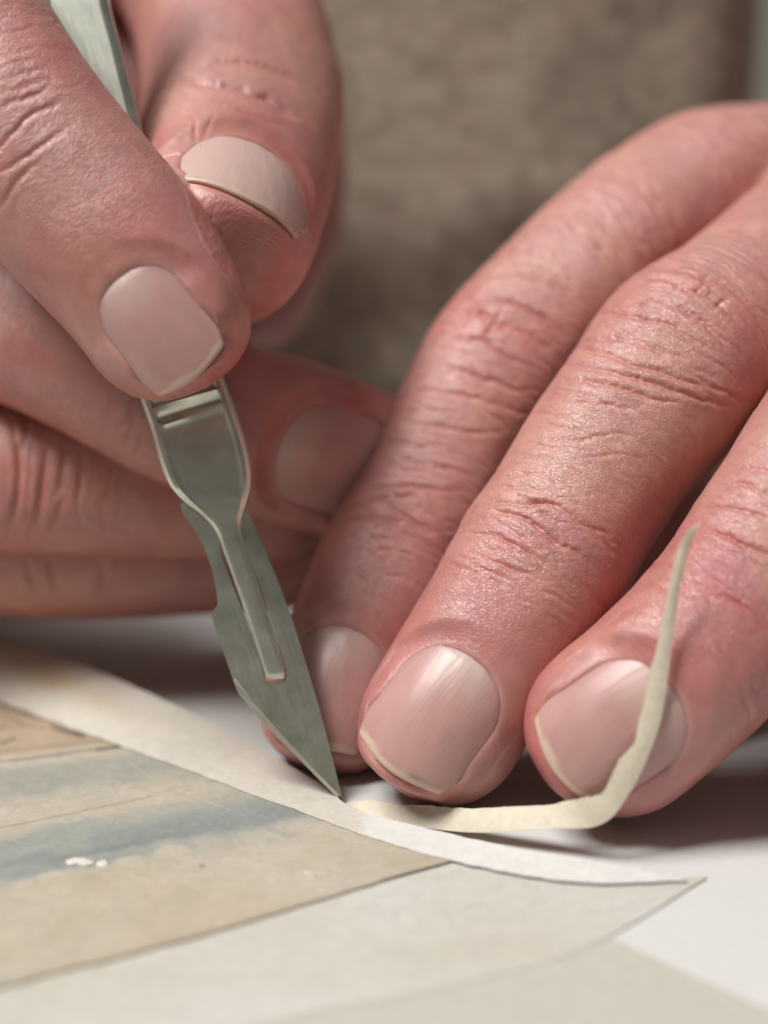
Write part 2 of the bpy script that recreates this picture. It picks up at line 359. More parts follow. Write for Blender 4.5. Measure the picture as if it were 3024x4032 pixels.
def strip_tint(p, u, v):
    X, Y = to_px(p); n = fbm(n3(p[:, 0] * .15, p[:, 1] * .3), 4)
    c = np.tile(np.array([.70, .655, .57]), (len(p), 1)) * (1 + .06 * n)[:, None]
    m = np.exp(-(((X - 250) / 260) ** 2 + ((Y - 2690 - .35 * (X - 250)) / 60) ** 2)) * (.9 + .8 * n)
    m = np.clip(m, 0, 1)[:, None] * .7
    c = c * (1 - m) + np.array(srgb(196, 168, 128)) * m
    w = sstep(1380, 1480, X)[:, None]  # past the blade painted brighter, for the light its slant would catch
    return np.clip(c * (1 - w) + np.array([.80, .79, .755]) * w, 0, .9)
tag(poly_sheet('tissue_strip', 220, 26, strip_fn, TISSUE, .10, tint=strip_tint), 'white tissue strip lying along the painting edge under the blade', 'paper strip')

# the cut sliver, lying loose and then curling up in front of the ring finger
SLV = [  # upper x, y, lower x, y, depth
    (1366, 3162, 1362, 3168, 164.4), (1412, 3156, 1405, 3186, 163.4), (1479, 3154, 1480, 3212, 162.0), (1600, 3170, 1600, 3246, 160.0), (1760, 3176, 1760, 3270, 157.6), (1900, 3180, 1900, 3278, 155.6),
    (2060, 3174, 2060, 3268, 153.6), (2180, 3163, 2200, 3261, 152.2), (2290, 3145, 2330, 3258, 151.0), (2367, 3125, 2405, 3222, 150.2), (2401, 3070, 2462, 3150, 149.6), (2440, 2990, 2520, 3050, 149.2),
    (2496, 2926, 2564, 2949, 149.0), (2523, 2813, 2601, 2840, 148.9), (2546, 2710, 2620, 2740, 148.8), (2566, 2620, 2633, 2640, 148.7), (2591, 2515, 2648, 2530, 148.5), (2612, 2420, 2660, 2430, 148.2),
    (2632, 2325, 2674, 2330, 147.8), (2652, 2235, 2694, 2240, 147.4), (2676, 2145, 2712, 2160, 147.0), (2712, 2088, 2738, 2104, 146.2), (2752, 2064, 2758, 2070, 145.2)]
def sliver_fn(u, v):
    up = polyline([P(a, b, d + 1.2 * (i < 8)) for i, (a, b, c, e, d) in enumerate(SLV)], u); lo = polyline([P(c, e, d) for a, b, c, e, d in SLV], u)
    p = up + (lo - up) * v[:, None]
    r = (.20 * fbm(n3(u * 34, 0 * u, 4), 4) + .55 * fbm(n3(u * 150, 0 * u, 6), 3) * np.exp(-((u - .55) / .07) ** 2)) * (v < .01)
    p[:, 0] += r; p[:, 2] += r
    p[:, 1] += -.10 * np.sin(np.pi * v)
    return p
tag(poly_sheet('paper_sliver', 300, 9, sliver_fn, SLIVER, .07), 'thin cream sliver of paper curling up in front of the ring finger', 'paper sliver')

# crumbs of torn paper on the painting
def flake(pts, label, mat=None):
    rng = random.Random(len(label)); ring = []
    q = np.array([TZ(x, y, .34) for x, y in pts])
    loop_ = polyline(np.vstack([q, q[:1]]), np.linspace(0, 1, 25)[:-1]); c = loop_.mean(0); n = len(loop_)
    vs = []
    for k, (sc_, hz) in enumerate(((1, 0), (.97, .10), (.7, .18), (.35, .2))):
        for p in loop_:
            j_ = rng.uniform(.75, 1.25)
            v = c + (p - c) * sc_ * j_; v[2] = .34 + hz * rng.uniform(.6, 1.5); vs.append(v)
    vs.append(c + np.array([0, 0, .18]))
    f = grid_faces(4, n, True) + [(3 * n + i, 3 * n + (i + 1) % n, 4 * n) for i in range(n)]
    tag(link('paper_crumb', mesh('paper_crumb', vs, f), None, mat or FLAKE, True), label, 'paper crumb', group='paper crumbs on the painting')
flake([(266, 3392), (290, 3382), (320, 3380), (352, 3388), (372, 3398), (340, 3410), (300, 3408), (272, 3402)], 'white paper crumb on the blue wash, left one of the close pair')
flake([(380, 3402), (410, 3390), (428, 3396), (426, 3408), (400, 3416), (384, 3410)], 'white paper crumb on the blue wash, right one of the close pair')
flake([(1190, 3438), (1210, 3434), (1246, 3446), (1252, 3453), (1224, 3455), (1200, 3447)], 'small pale tan paper curl alone on the bare tan paper', paper_material('curl_paper', (.60, .55, .46)))

# ------------------------------------------------------------------ the scalpel
tip = P(1355, 3163, 165.0); topp = P(300, 0, 173.0)
ax = nrm(tip - topp); side = RGT - ax * (RGT @ ax); side = nrm(side); nz_ = nrm(np.cross(side, ax))
if nz_ @ FWD > 0: nz_ = -nz_                                   # towards the camera
def on_plane(px, py, off=0.0):
    o = tip + nz_ * off; v = FWD + RGT * (px - CX) / F - UPV * (py - CY) / F
    p = CAM + v * (((o - CAM) @ nz_) / (v @ nz_)); q = p - tip
    return np.array([q @ ax, q @ side])                        # a along (0 at tip, negative up), b across
def frame(ab, h): return tip + ax * ab[0] + side * ab[1] + nz_ * h
scalpel = bpy.data.objects.new('scalpel', None); scene.collection.objects.link(scalpel)
tag(scalpel, 'steel scalpel with angular blade held between finger and thumb', 'scalpel')
# handle: a loft; stations give left and right edge pixels and thickness
ST = [(330, -900, 110, -840, 1.75, 1), (425, 0, 180, 70, 1.75, 1), (495, 270, 250, 345, 1.75, 1), (565, 540, 315, 620, 1.75, 1), (720, 1010, 425, 1120, 1.75, 1), (834, 1356, 505, 1420, 1.75, 1), (875, 1479, 550, 1553, 1.75, 1), (917, 1585, 600, 1690, 1.75, 1),
      (961, 1716, 632, 1811, 1.75, 1), (986, 1818, 652, 1870, 1.70, 1), (993, 1881, 676, 1922, 1.6, .9), (986, 1944, 720, 1972, 1.4, .6), (964, 2007, 795, 2026, 1.15, .3), (950, 2045, 840, 2072, .95, .1), (950, 2090, 862, 2115, .80, 0),
      (967, 2150, 877, 2165, .72, 0), (1018, 2299, 925, 2295, .66, 0), (1062, 2438, 975, 2440, .62, 0), (1106, 2571, 1020, 2582, .60, 0), (1124, 2640, 1044, 2655, .58, 0), (1119, 2672, 1054, 2676, .52, 0)]
R = np.array([on_plane(a, b) for a, b, c, d, e, g in ST]); Lf = np.array([on_plane(c, d) for a, b, c, d, e, g in ST])
H = np.array([s_[4] for s_ in ST]); RM = np.array([s_[5] for s_ in ST])
dd = np.r_[0, np.cumsum(np.linalg.norm(np.diff((R + Lf) / 2, axis=0), axis=1))]; tt = np.r_[np.linspace(0, dd[1], 12)[:-1], np.linspace(dd[1], dd[-1], 190)]; tn = tt / dd[-1]
def smooth1(y): return polyline(np.c_[dd * 1.0, y], tn * 0 + tn)[:, 1]
def interp_s(y):
    from numpy import interp
    m = np.interp(tt, dd, y)
    for _ in range(3): m[1:-1] = (m[:-2] + 2 * m[1:-1] + m[2:]) / 4
    return m
Rs = np.c_[interp_s(R[:, 0]), interp_s(R[:, 1])]; Ls = np.c_[interp_s(Lf[:, 0]), interp_s(Lf[:, 1])]; Hs = interp_s(H); Rm = interp_s(RM)
a_bar = on_plane(740, 1650)[0]; a_bar2 = on_plane(730, 1600)[0]; a_bar3 = on_plane(720, 1550)[0]
vs = []; fu = []; prof = [0, .012, .05, .10, .13, .17, .3, .5, .7, .83, .87, .90, .95, .988, 1]
for i in range(len(tt)):
    w = np.linalg.norm(Rs[i] - Ls[i]); rowp = []
    mid_a = (Rs[i][0] + Ls[i][0]) / 2
    for x in prof:                                              # front, left to right
        ab = Ls[i] + (Rs[i] - Ls[i]) * x
        edge = min(x, 1 - x)
        h = Hs[i] * (1 - .35 * math.exp(-(edge * w / .28) ** 2)) if edge < .2 else Hs[i]
        if edge > .11: h -= .22 * Rm[i]
        if Rm[i] > .95 and edge > .105:
            for bar in (a_bar, a_bar2 - .35, a_bar3 - .8, a_bar3 - 2.2, a_bar3 - 3.6):
                q = (ab[0] - bar)
                h += .42 * math.exp(-(q / .26) ** 2) - .42 * math.exp(-((q + .62) / .26) ** 2)
        if i == len(tt) - 1: h *= .55
        rowp.append(frame(ab, h))
    for x in (1.0, .97, .5, .03, 0.0):
        ab = Ls[i] + (Rs[i] - Ls[i]) * x
        rowp.append(frame(ab, (-Hs[i] if Rm[i] > .05 else -.45) * (.7 if x in (0., 1.) else 1)))
    vs += rowp; fu += [(mid_a, x * w, 0) for x in prof] + [(mid_a, x * w, 7) for x in (1, .97, .5, .03, 0)]
nv = len(prof) + 5; nu = len(tt)
f = grid_faces(nu, nv, True) + [tuple(range(nv)), tuple(reversed(range((nu - 1) * nv, nu * nv)))]
hm = mesh('handle', vs, f); bmx = bmesh.new(); bmx.from_mesh(hm); bmesh.ops.recalc_face_normals(bmx, faces=bmx.faces); bmx.to_mesh(hm); bmx.free()
point_vec(hm, 'fuv', fu); ho = link('handle', hm, scalpel, STEEL)
md = ho.modifiers.new('crisp', 'EDGE_SPLIT'); md.split_angle = math.radians(42)
# blade: outline with a slot, 0.4 mm thick, ground edge on the left
OUT = [(712, 1988), (722, 1978), (742, 1988), (800, 2042), (860, 2075), (945, 2040), (974, 2005), (1018, 2109), (1087, 2267), (1151, 2438), (1208, 2621), (1262, 2800), (1310, 2990), (1355, 3163)]
INNER = [(1342, 3135), (1225, 3015), (1117, 2899), (1001, 2769), (925, 2664)]
OUT2 = [(917, 2672), (885, 2580), (853, 2486), (832, 2416), (858, 2381), (853, 2324), (834, 2235), (805, 2159), (762, 2080), (722, 2024)]
GROUND = [(1350, 3163), (1200, 3012), (1023, 2834), (936, 2725), (917, 2676)]
SLOT = [(905, 2110), (936, 2150), (970, 2172), (1022, 2298), (1066, 2437), (1111, 2570), (1130, 2640), (1124, 2682), (1086, 2694), (1048, 2682), (1030, 2620), (985, 2480), (915, 2300), (872, 2190), (868, 2140)]
bmx = bmesh.new()
def loop(pts, h): return [bmx.verts.new(frame(on_plane(x, y), h) * MM) for x, y in pts]
hb, ht = .02, .36; GF = []
for h, flip in ((ht, False), (hb, True)):
    o_ = loop(OUT + INNER + OUT2, h); s_ = loop(SLOT, h)
    es = [bmx.edges.new((o_[i], o_[(i + 1) % len(o_)])) for i in range(len(o_))] + [bmx.edges.new((s_[i], s_[(i + 1) % len(s_)])) for i in range(len(s_))]
    bmesh.ops.triangle_fill(bmx, use_beauty=True, edges=es)
    if flip: ob, sb = o_, s_
    else: ot, st = o_, s_
for A_, B_ in ((ot, ob), (st, sb)):
    n = len(A_)
    for i in range(n):
        j = (i + 1) % n
        if A_ is ot and len(OUT) - 1 <= i < len(OUT) + len(INNER) - 1: continue      # ground edge goes here
        bmx.faces.new((A_[i], A_[j], B_[j], B_[i]))
k0 = len(OUT) - 1
g = [bmx.verts.new(frame(on_plane(x, y), .12) * MM) for x, y in [(1355, 3164)] + GROUND]
it = ot[k0:k0 + len(INNER) + 1]; ib = ob[k0:k0 + len(INNER) + 1]
for i in range(len(it) - 1):
    bmx.faces.new((it[i], it[i + 1], g[i + 1], g[i])).material_index = 1; bmx.faces.new((ib[i + 1], ib[i], g[i], g[i + 1]))
bmesh.ops.recalc_face_normals(bmx, faces=bmx.faces)
bm_me = bpy.data.meshes.new('blade'); bmx.to_mesh(bm_me); bmx.free()
co = np.array([v.co for v in bm_me.vertices]) / MM - tip
point_vec(bm_me, 'fuv', np.c_[co @ ax, co @ side, 20 + 0 * co[:, 0]]); link('blade', bm_me, scalpel, BLADE, False); bm_me.materials.append(GROUND_MAT)

# ------------------------------------------------------------------ hands
class Finger:
    """a centre line with half widths; kn = (x, y, depth, half width, half height) from root to tip, last knot = tip end"""
    def __init__(s, kn, dorsal, tip=True, nail=None, creases=(), wr=1.0, red=0.0, seed=0):
        pts = np.array([P(k[0], k[1], k[2]) for k in kn]); s.rad = np.array([[k[3], k[4]] for k in kn], float)
        d = np.r_[0, np.cumsum(np.linalg.norm(np.diff(pts, axis=0), axis=1))]; s.L0 = d[-1]
        n = max(24, int(d[-1] / .8)); t = np.linspace(0, 1, n)
        s.c = polyline(pts, t); s.kt = d
        q = polyline(np.c_[s.rad, np.zeros(len(kn))] * 1.0 + 0, t) if False else None
        s.rw = np.interp(t * d[-1], d, s.rad[:, 0]); s.rh = np.interp(t * d[-1], d, s.rad[:, 1])
        for _ in range(8):
            for a in (s.rw, s.rh): a[1:-1] = (a[:-2] + 2 * a[1:-1] + a[2:]) / 4
        s.t = np.r_[0, np.cumsum(np.linalg.norm(np.diff(s.c, axis=0), axis=1))]; s.L = s.t[-1]
        s.T = np.gradient(s.c, axis=0); s.T /= np.linalg.norm(s.T, axis=1)[:, None]
        dors = np.array(dorsal, float)
        if dors.ndim == 1: dors = np.tile(dors, (len(kn), 1))
        D = np.stack([np.interp(t * d[-1], d, dors[:, i]) for i in range(3)], -1)
        D = D[:, :1] * RGT + D[:, 1:2] * UPV - D[:, 2:3] * FWD
        s.N = D - s.T * np.sum(D * s.T, 1)[:, None]; s.N /= np.linalg.norm(s.N, axis=1)[:, None]
        s.S = np.cross(s.T, s.N)
        s.tip = tip; s.nail = nail; s.creases = creases; s.wr = wr; s.red = red; s.seed = seed
    def scale(s):
        k = np.ones(len(s.t))
        if s.tip:
            e = s.rw[-1] * 1.12; x = np.clip((s.t - (s.L - e)) / e, 0, 1); k = np.maximum(1 - x ** 2.7, 0) ** .46
        return k
    def tube(s, nth=40):
        k = s.scale(); th = np.linspace(0, 2 * np.pi, nth, endpoint=False); V = []
        k = np.maximum(k, .02)
        for i in range(len(s.t)):
            ct, st_ = np.cos(th), np.sin(th)
            # a finger is a little flat on the back and full on the pad
            p = 2.25; rr = (np.abs(ct) ** p + np.abs(st_) ** p) ** (-1 / p)
            V.append(s.c[i] + s.N[i] * (rr * ct * s.rh[i] * k[i])[:, None] + s.S[i] * (rr * st_ * s.rw[i] * k[i])[:, None])
        V = np.vstack(V); n = len(s.t)
        F_ = grid_faces(n, nth, True) + [tuple(reversed(range(nth))), tuple(range((n - 1) * nth, n * nth))]
        return V, F_

def taubin(m, it, lam=.5, mu=-.52):
    n = len(m.vertices); x = np.empty(n * 3); m.vertices.foreach_get('co', x); x = x.reshape(-1, 3)
    e = np.empty(len(m.edges) * 2, np.int64); m.edges.foreach_get('vertices', e); e = e.reshape(-1, 2)
    deg = np.bincount(e.ravel(), minlength=n).astype(float)[:, None]; deg[deg == 0] = 1
    for k in range(it):
        for w in (lam, mu):
            a = np.stack([np.bincount(e[:, 0], x[e[:, 1], j], n) + np.bincount(e[:, 1], x[e[:, 0], j], n) for j in range(3)], -1) / deg
            x = x + w * (a - x)
    m.vertices.foreach_set('co', x.ravel()); m.update()
def skin_over(tubes, voxel):
    """one skin over overlapping tubes, finer where the picture looks at it"""
    vs = []; fs = []; o = 0
    for fg in tubes:
        v, f = fg.tube(); vs.append(v); fs += [tuple(i + o for i in q) for q in f]; o += len(v)
    me = mesh('tmp', np.vstack(vs) * 1.0, fs)
    ob = link('tmp', me); rm = ob.modifiers.new('r', 'REMESH'); rm.mode = 'VOXEL'; rm.voxel_size = voxel * MM
    dg = bpy.context.evaluated_depsgraph_get(); ev = ob.evaluated_get(dg); m2 = bpy.data.meshes.new_from_object(ev)
    bpy.data.objects.remove(ob); bpy.data.meshes.remove(me)
    taubin(m2, 5, .5, -.47)
    n = len(m2.vertices); x = np.empty(n * 3); m2.vertices.foreach_get('co', x); x = x.reshape(-1, 3) / MM
    nr = np.empty(n * 3, np.float32); m2.vertices.foreach_get('normal', nr); nr = nr.reshape(-1, 3)
    X, Y = to_px(x); d = (x - CAM) @ FWD; fac = np.sum(nr * (CAM - x), 1) / np.linalg.norm(x - CAM, axis=1)
    see = (d > 60) & (d < 232) & (X > -120) & (X < 3150) & (Y > -120) & (Y < 3400) & (fac > -.06)
    bm = bmesh.new(); bm.from_mesh(m2)
    sel = [e for e in bm.edges if see[e.verts[0].index] and see[e.verts[1].index]]
    bmesh.ops.subdivide_edges(bm, edges=sel, cuts=3, use_grid_fill=True)
    bm.to_mesh(m2); bm.free()
    taubin(m2, 8, .6, -.6)
    return m2
def build_hand(name, fingers, extra, parent, voxel=.8, apart=()):
    allf = fingers + extra
    parts = [[f_ for f_ in allf if f_ not in apart]] + [[f_] for f_ in apart]
    bm = bmesh.new(); gid = []
    for gi_, tubes in enumerate(parts):
        m_ = skin_over(tubes, voxel); bm.from_mesh(m_); gid += [gi_] * len(m_.vertices); bpy.data.meshes.remove(m_)
    m2 = bpy.data.meshes.new(name); bm.to_mesh(m2); bm.free(); gid = np.array(gid)
    n = len(m2.vertices); x = np.empty(n * 3); m2.vertices.foreach_get('co', x); x = x.reshape(-1, 3) / MM
    nr = np.empty(n * 3, np.float32); m2.vertices.foreach_get('normal', nr); nr = nr.reshape(-1, 3).astype(float)
    # finger coordinates
    best = np.full(n, 1e9); fid = np.zeros(n, int); T = np.zeros(n); TH = np.zeros(n); RR = np.zeros(n)
    for k, fg in enumerate(allf):
        mine = gid == [q_ for q_ in range(len(parts)) if fg in parts[q_]][0]
        c = fg.c; c2 = np.sum(c * c, 1)
        for a in range(0, n, 40000):
            p = x[a:a + 40000]; d2 = np.sum(p * p, 1)[:, None] - 2 * p @ c.T + c2
            i = np.argmin(d2, 1); q = p - c[i]
            dt = np.sum(q * fg.T[i], 1); al = np.sum(q * fg.N[i], 1); be = np.sum(q * fg.S[i], 1)
            score = np.sqrt(np.maximum(d2[np.arange(len(p)), i], 0)) / np.maximum(fg.rw[i], 1e-6)
            ok = (score < best[a:a + 40000]) & mine[a:a + 40000]; idx = np.where(ok)[0] + a
            best[idx] = score[ok]; fid[idx] = k; T[idx] = (fg.t[i] + dt)[ok]; TH[idx] = np.arctan2(be, al)[ok]; RR[idx] = fg.rw[i][ok]
    disp = np.zeros(n); tint = np.zeros((n, 3)); mask = np.zeros((n, 3)); fuv = np.zeros((n, 3)); nails = []
    x0 = x.copy(); move = np.zeros((n, 3))
    for k, fg in enumerate(allf):
        I = np.where(fid == k)[0]
        if len(I) == 0: continue
        t, th, r, p = T[I], TH[I], RR[I], x[I]; arc = th * r; sd_ = fg.seed * 7.7 + k * 31.0
        fuv[I] = np.c_[t, arc, np.full(len(I), 10.0 * k + fg.seed)]
        dors = sstep(-.45, .35, np.cos(th)); end = fg.L - t
        d = .22 * fbm(p * .16 + sd_, 3)
        wt = t + .55 * noise(np.c_[t * .22, arc * .28, 0 * t + sd_]) + .28 * noise(np.c_[t * .7, arc * .7, 0 * t + sd_ + 5])
        crk = np.zeros(len(I)); jm = np.zeros(len(I))
        for (t0, dep, wid, thm, bow, skew, thc) in fg.creases:
            u = th - thc; tc_ = t0 + bow * u * u + skew * u
            m_ = np.clip(1 - (np.abs(u) / thm) ** 2.2, 0, 1) * (.75 + .45 * noise(np.c_[arc * .5, 0 * t + t0 * 3.1, 0 * t]))
            dt = wt - tc_
            # sharper on one side: a fold, not a scratch
            g_ = np.exp(-(np.abs(dt) / wid) ** 1.5); crk = np.maximum(crk, dep * m_ * g_)
            d += dep * m_ * .30 * np.exp(-((dt - 1.9 * wid) / (1.7 * wid)) ** 2) + dep * m_ * .22 * np.exp(-((dt + 2.2 * wid) / (1.9 * wid)) ** 2)
        d -= crk
        # net of transverse and slanting wrinkles
        for t0 in getattr(fg, 'joints', ()): jm = np.maximum(jm, np.exp(-((t - t0) / 5.0) ** 2))
        far = sstep(14, 19, end) if fg.nail else np.ones(len(I))
        amp = fg.wr * dors * far * (.55 + .55 * jm)
        if getattr(fg, 'joints', ()) and fg.key in 'MI': amp = amp * (1 + 1.6 * sstep(fg.joints[0] - 8, fg.joints[0] - 16, t))
        for (fa, fb, sl, a_, pw) in ((.62, .13, .0, .15, 7), (1.15, .24, .35, .085, 6), (1.0, .30, -.5, .075, 6), (1.9, .5, .1, .05, 5), (.35, .9, .2, .035, 7)):
            nn_ = fbm(np.c_[wt * fa + arc * sl * fa, arc * fb, 0 * t + sd_ + fa * 9], 2) * 1.5
            md_ = sstep(-.25, .45, noise(np.c_[t * .17, arc * .17, 0 * t + sd_ + fa * 3]))
            d -= amp * a_ * md_ * np.clip(1 - np.abs(nn_), 0, 1) ** pw
        disp[I] = d
        # colour: pink skin, redder over joints and round the nail, yellower between
        skin_base = np.tile(np.array(fg.base if hasattr(fg, 'base') else srgb(195, 137, 128)), (len(I), 1))
        redn = .5 * np.exp(-((end - 13) / 6.5) ** 2) * (1 if fg.nail else 0) + .30 * jm * dors + .65 * sstep(4, 0, end) + .45 * sstep(.1, -.6, np.cos(th)) + fg.red + .55 * fbm(p * .14 + sd_ + 50, 3)
        redn += .15 * np.clip(crk / .25, 0, 1)
        redn = np.clip(redn, 0, 1)[:, None]
        col = skin_base * (1 - redn) + np.array(srgb(180, 92, 90)) * redn
        yel = np.clip(fbm(p * .10 + sd_ + 90, 2) * 1.0, 0, .20)[:, None]; col = col * (1 - yel) + np.array(srgb(200, 158, 132)) * yel
        mv = np.clip(fbm(p * .22 + sd_ + 130, 3) * 1.3, 0, .30)[:, None]; col = col * (1 - mv) + np.array(srgb(186, 130, 132)) * mv
        for (bx, by, br, bk) in getattr(fg, 'spots', ()):
            sx, sy = to_px(p); bm_ = (bk * np.exp(-((sx - bx) ** 2 + (sy - by) ** 2) / br ** 2))[:, None]; col = col * (1 - bm_) + np.array(srgb(178, 92, 102)) * bm_
        tint[I] = col
        pad = sstep(.25, -.25, np.cos(th)) * sstep(17, 11, end) if fg.nail else np.zeros(len(I))
        if fg.nail: pad = np.maximum(pad, sstep(3.5, 1.0, end))
        mask[I, 0] = pad
        mask[I, 1] = (.30 + .70 * dors) * (1 - .8 * pad) * ((.45 + .55 * sstep(12, 19, end)) if fg.nail else 1)
        # nail bed
        if fg.nail:
            W, Ln, e0, roll, lift, kl, free, yaw = fg.nail       # width, length, distance of free edge from tip end, roll (deg), lift, long curvature, free margin
            i0 = np.argmin(np.abs(fg.t - (fg.L - e0 - Ln / 2)))
            d_ = nrm(fg.T[max(i0 - 3, 0):i0 + 4].mean(0)); n0 = fg.N[i0]; n0 = nrm(n0 - d_ * (n0 @ d_)); s0 = np.cross(d_, n0)
            ra = math.radians(roll); n_ = n0 * math.cos(ra) + s0 * math.sin(ra); s_2 = np.cross(d_, n_); ya = math.radians(yaw); mid_ = fg.c[i0]; d_ = d_ * math.cos(ya) + s_2 * math.sin(ya); s_2 = np.cross(d_, n_)
            O = fg.c[i0] - d_ * Ln / 2                       # origin: axis under the proximal fold
            Rn = max(W * .68, .93 * fg.rw[i0])
            rh = fg.rh[i0] if abs(roll) < 40 else fg.rw[i0]
            ip_ = np.argmin(np.abs(fg.t - (fg.L - e0 - Ln))); slp = (fg.rh[ip_] - fg.rh[i0]) / (Ln / 2) * .9
            def surf(l, w, slp=slp, rh=rh, lift=lift, kl=kl, Ln=Ln, Rn=Rn): return rh - .35 + lift + slp * (Ln / 2 - l) - kl * (l - Ln * .45) ** 2 - (Rn - np.sqrt(np.maximum(Rn * Rn - np.clip(w, -Rn * .93, Rn * .93) ** 2, 0)))
            rp, rd = W * .46, W * .30
            def rb(l, w):
                r_ = np.where(l < Ln / 2, rp, rd); bow_ = np.where(l > Ln / 2, .10 * W * (1 - (2 * w / W) ** 2), 0)
                qx = np.abs(l - Ln / 2) - Ln / 2 + r_ - bow_; qy = np.abs(w) - W / 2 + r_
                return np.minimum(np.maximum(qx, qy), 0) + np.hypot(np.maximum(qx, 0), np.maximum(qy, 0)) - r_
            mask[I, 2] = (p - O) @ n_
            q = p - O; l = q @ d_; w = q @ s_2; h = q @ n_
            sd = rb(l, w); J = (h > .15 * r) & (sd < 4.0)
            S_ = surf(l, w); distal = sstep(Ln - 1.2, Ln + .2, l) * (np.abs(w) < W * .62)
            fold = (.34 + .30 * sstep(2.5, 5, l))
            inside = S_ - .45 - .05 * sstep(Ln - 2.2, Ln - .2, l)
            outside = S_ + fold * (1 - np.exp(-np.maximum(sd, 0) / .5)) - .03
            wgt = (1 - sstep(.25, 2.8, sd)) * (1 - sstep(Ln - 4.5, Ln - 1.0, l))
            newh = np.where(sd < 0, inside, h + (outside - h) * wgt)
            cap = S_ - getattr(fg, 'under', .5) + np.maximum(sd, 0) * 1.2
            capw = sstep(Ln - 4.5, Ln - 1.5, l) * (sd < 1.6); newh = newh + (np.minimum(newh, cap) - newh) * capw
            fill = S_ - .46 - .10 * np.maximum(sd, 0) ** 2; fw = sstep(Ln - 1.5, Ln + .3, l) * (1 - sstep(.4, 3.2, sd)) * (1 - sstep(.42 * W, .56 * W, np.abs(w))) * (sd > -.3)
            newh = newh + (np.maximum(newh, fill) - newh) * fw
            tr = sstep(-.40, -.06, sd) * (1 - sstep(Ln - 4.5, Ln - 1.2, l)); edge_ = S_ - .03; newh = np.where((sd < 0) & (sd > -.40), inside * (1 - tr) + edge_ * tr, newh)
            Ii = I[J]; move[Ii] += n_ * (newh - h)[J][:, None]
            near = np.exp(-np.maximum(sd, 0) / 1.2); disp[Ii] *= (1 - near)[J]
            # cuticle: a pale dry rim
            cut = np.exp(-((sd - .25) / .28) ** 2) * (1 - sstep(2, 6, l)) * J
            tint[I] = tint[I] * (1 - .28 * cut[:, None]) + np.array(srgb(214, 172, 154)) * .28 * cut[:, None]
            nails.append((fg, W, Ln, O, d_, n_, s_2, surf, rp, rd, free))
    X, Y = to_px(x0); dep_ = (x0 - CAM) @ FWD; facing = np.sum(nr * (CAM - x0), 1) > 0
    for key, items in TRACED.items():
        if key not in [getattr(q_, 'key', None) for q_ in allf]: continue
        k = [getattr(q_, 'key', None) for q_ in allf].index(key)
        I = np.where((fid == k) & facing)[0]; xi, yi, sc_ = X[I], Y[I], F / dep_[I]
        wob = 7 * noise(np.c_[xi * .02, yi * .02, 0 * xi + k]) + 4 * noise(np.c_[xi * .06, yi * .06, 0 * xi + k])
        for dep, wid, pts in items:
            wid *= .95; dep *= .95
            pts = np.array(pts); b = (xi > pts[:, 0].min() - 90) & (xi < pts[:, 0].max() + 90) & (yi > pts[:, 1].min() - 90) & (yi < pts[:, 1].max() + 90)
            if not b.any(): continue
            dens = polyline(np.c_[pts, np.zeros(len(pts))], np.linspace(0, 1, 40))[:, :2]
            xs, ys = xi[b], yi[b] + wob[b]; bd = np.full(len(xs), 1e9); bu = np.zeros(len(xs)); bs = np.zeros(len(xs))
            for q in range(39):
                a0, a1 = dens[q], dens[q + 1]; v_ = a1 - a0; L2 = v_ @ v_ + 1e-9
                u_ = np.clip(((xs - a0[0]) * v_[0] + (ys - a0[1]) * v_[1]) / L2, 0, 1)
                ex, ey = xs - a0[0] - u_ * v_[0], ys - a0[1] - u_ * v_[1]; dd_ = np.hypot(ex, ey); ok = dd_ < bd
                bd[ok] = dd_[ok]; bu[ok] = (q + u_[ok]) / 39; bs[ok] = np.sign(v_[0] * ey - v_[1] * ex)[ok]
            mm = bd / sc_[b] * bs; tap = np.clip(np.sin(np.pi * np.clip(bu, .01, .99)), 0, 1) ** .5 * (bd < 88) * (.9 + .2 * noise(np.c_[xs * .008, ys * .008, 0 * xs + 3]))
            g_ = np.exp(-(np.abs(mm) / wid) ** 1.4)
            disp[I[b]] += dep * tap * (-g_ + .26 * np.exp(-((mm - 2.3 * wid) / (1.8 * wid)) ** 2) + .22 * np.exp(-((mm + 2.3 * wid) / (1.8 * wid)) ** 2))
            rd_ = (.30 * tap * np.exp(-(np.abs(mm) / (1.6 * wid)) ** 2))[:, None]; tint[I[b]] = tint[I[b]] * (1 - rd_) + np.array(srgb(170, 84, 78)) * rd_
    x = x + nr * disp[:, None] + move
    m2.vertices.foreach_set('co', (x * MM).ravel()); m2.update()
    point_color(m2, 'tint', np.clip(tint, 0, 1)); point_color(m2, 'mask', mask); point_vec(m2, 'fuv', fuv)
    hand = link(name, m2, parent, SKIN)
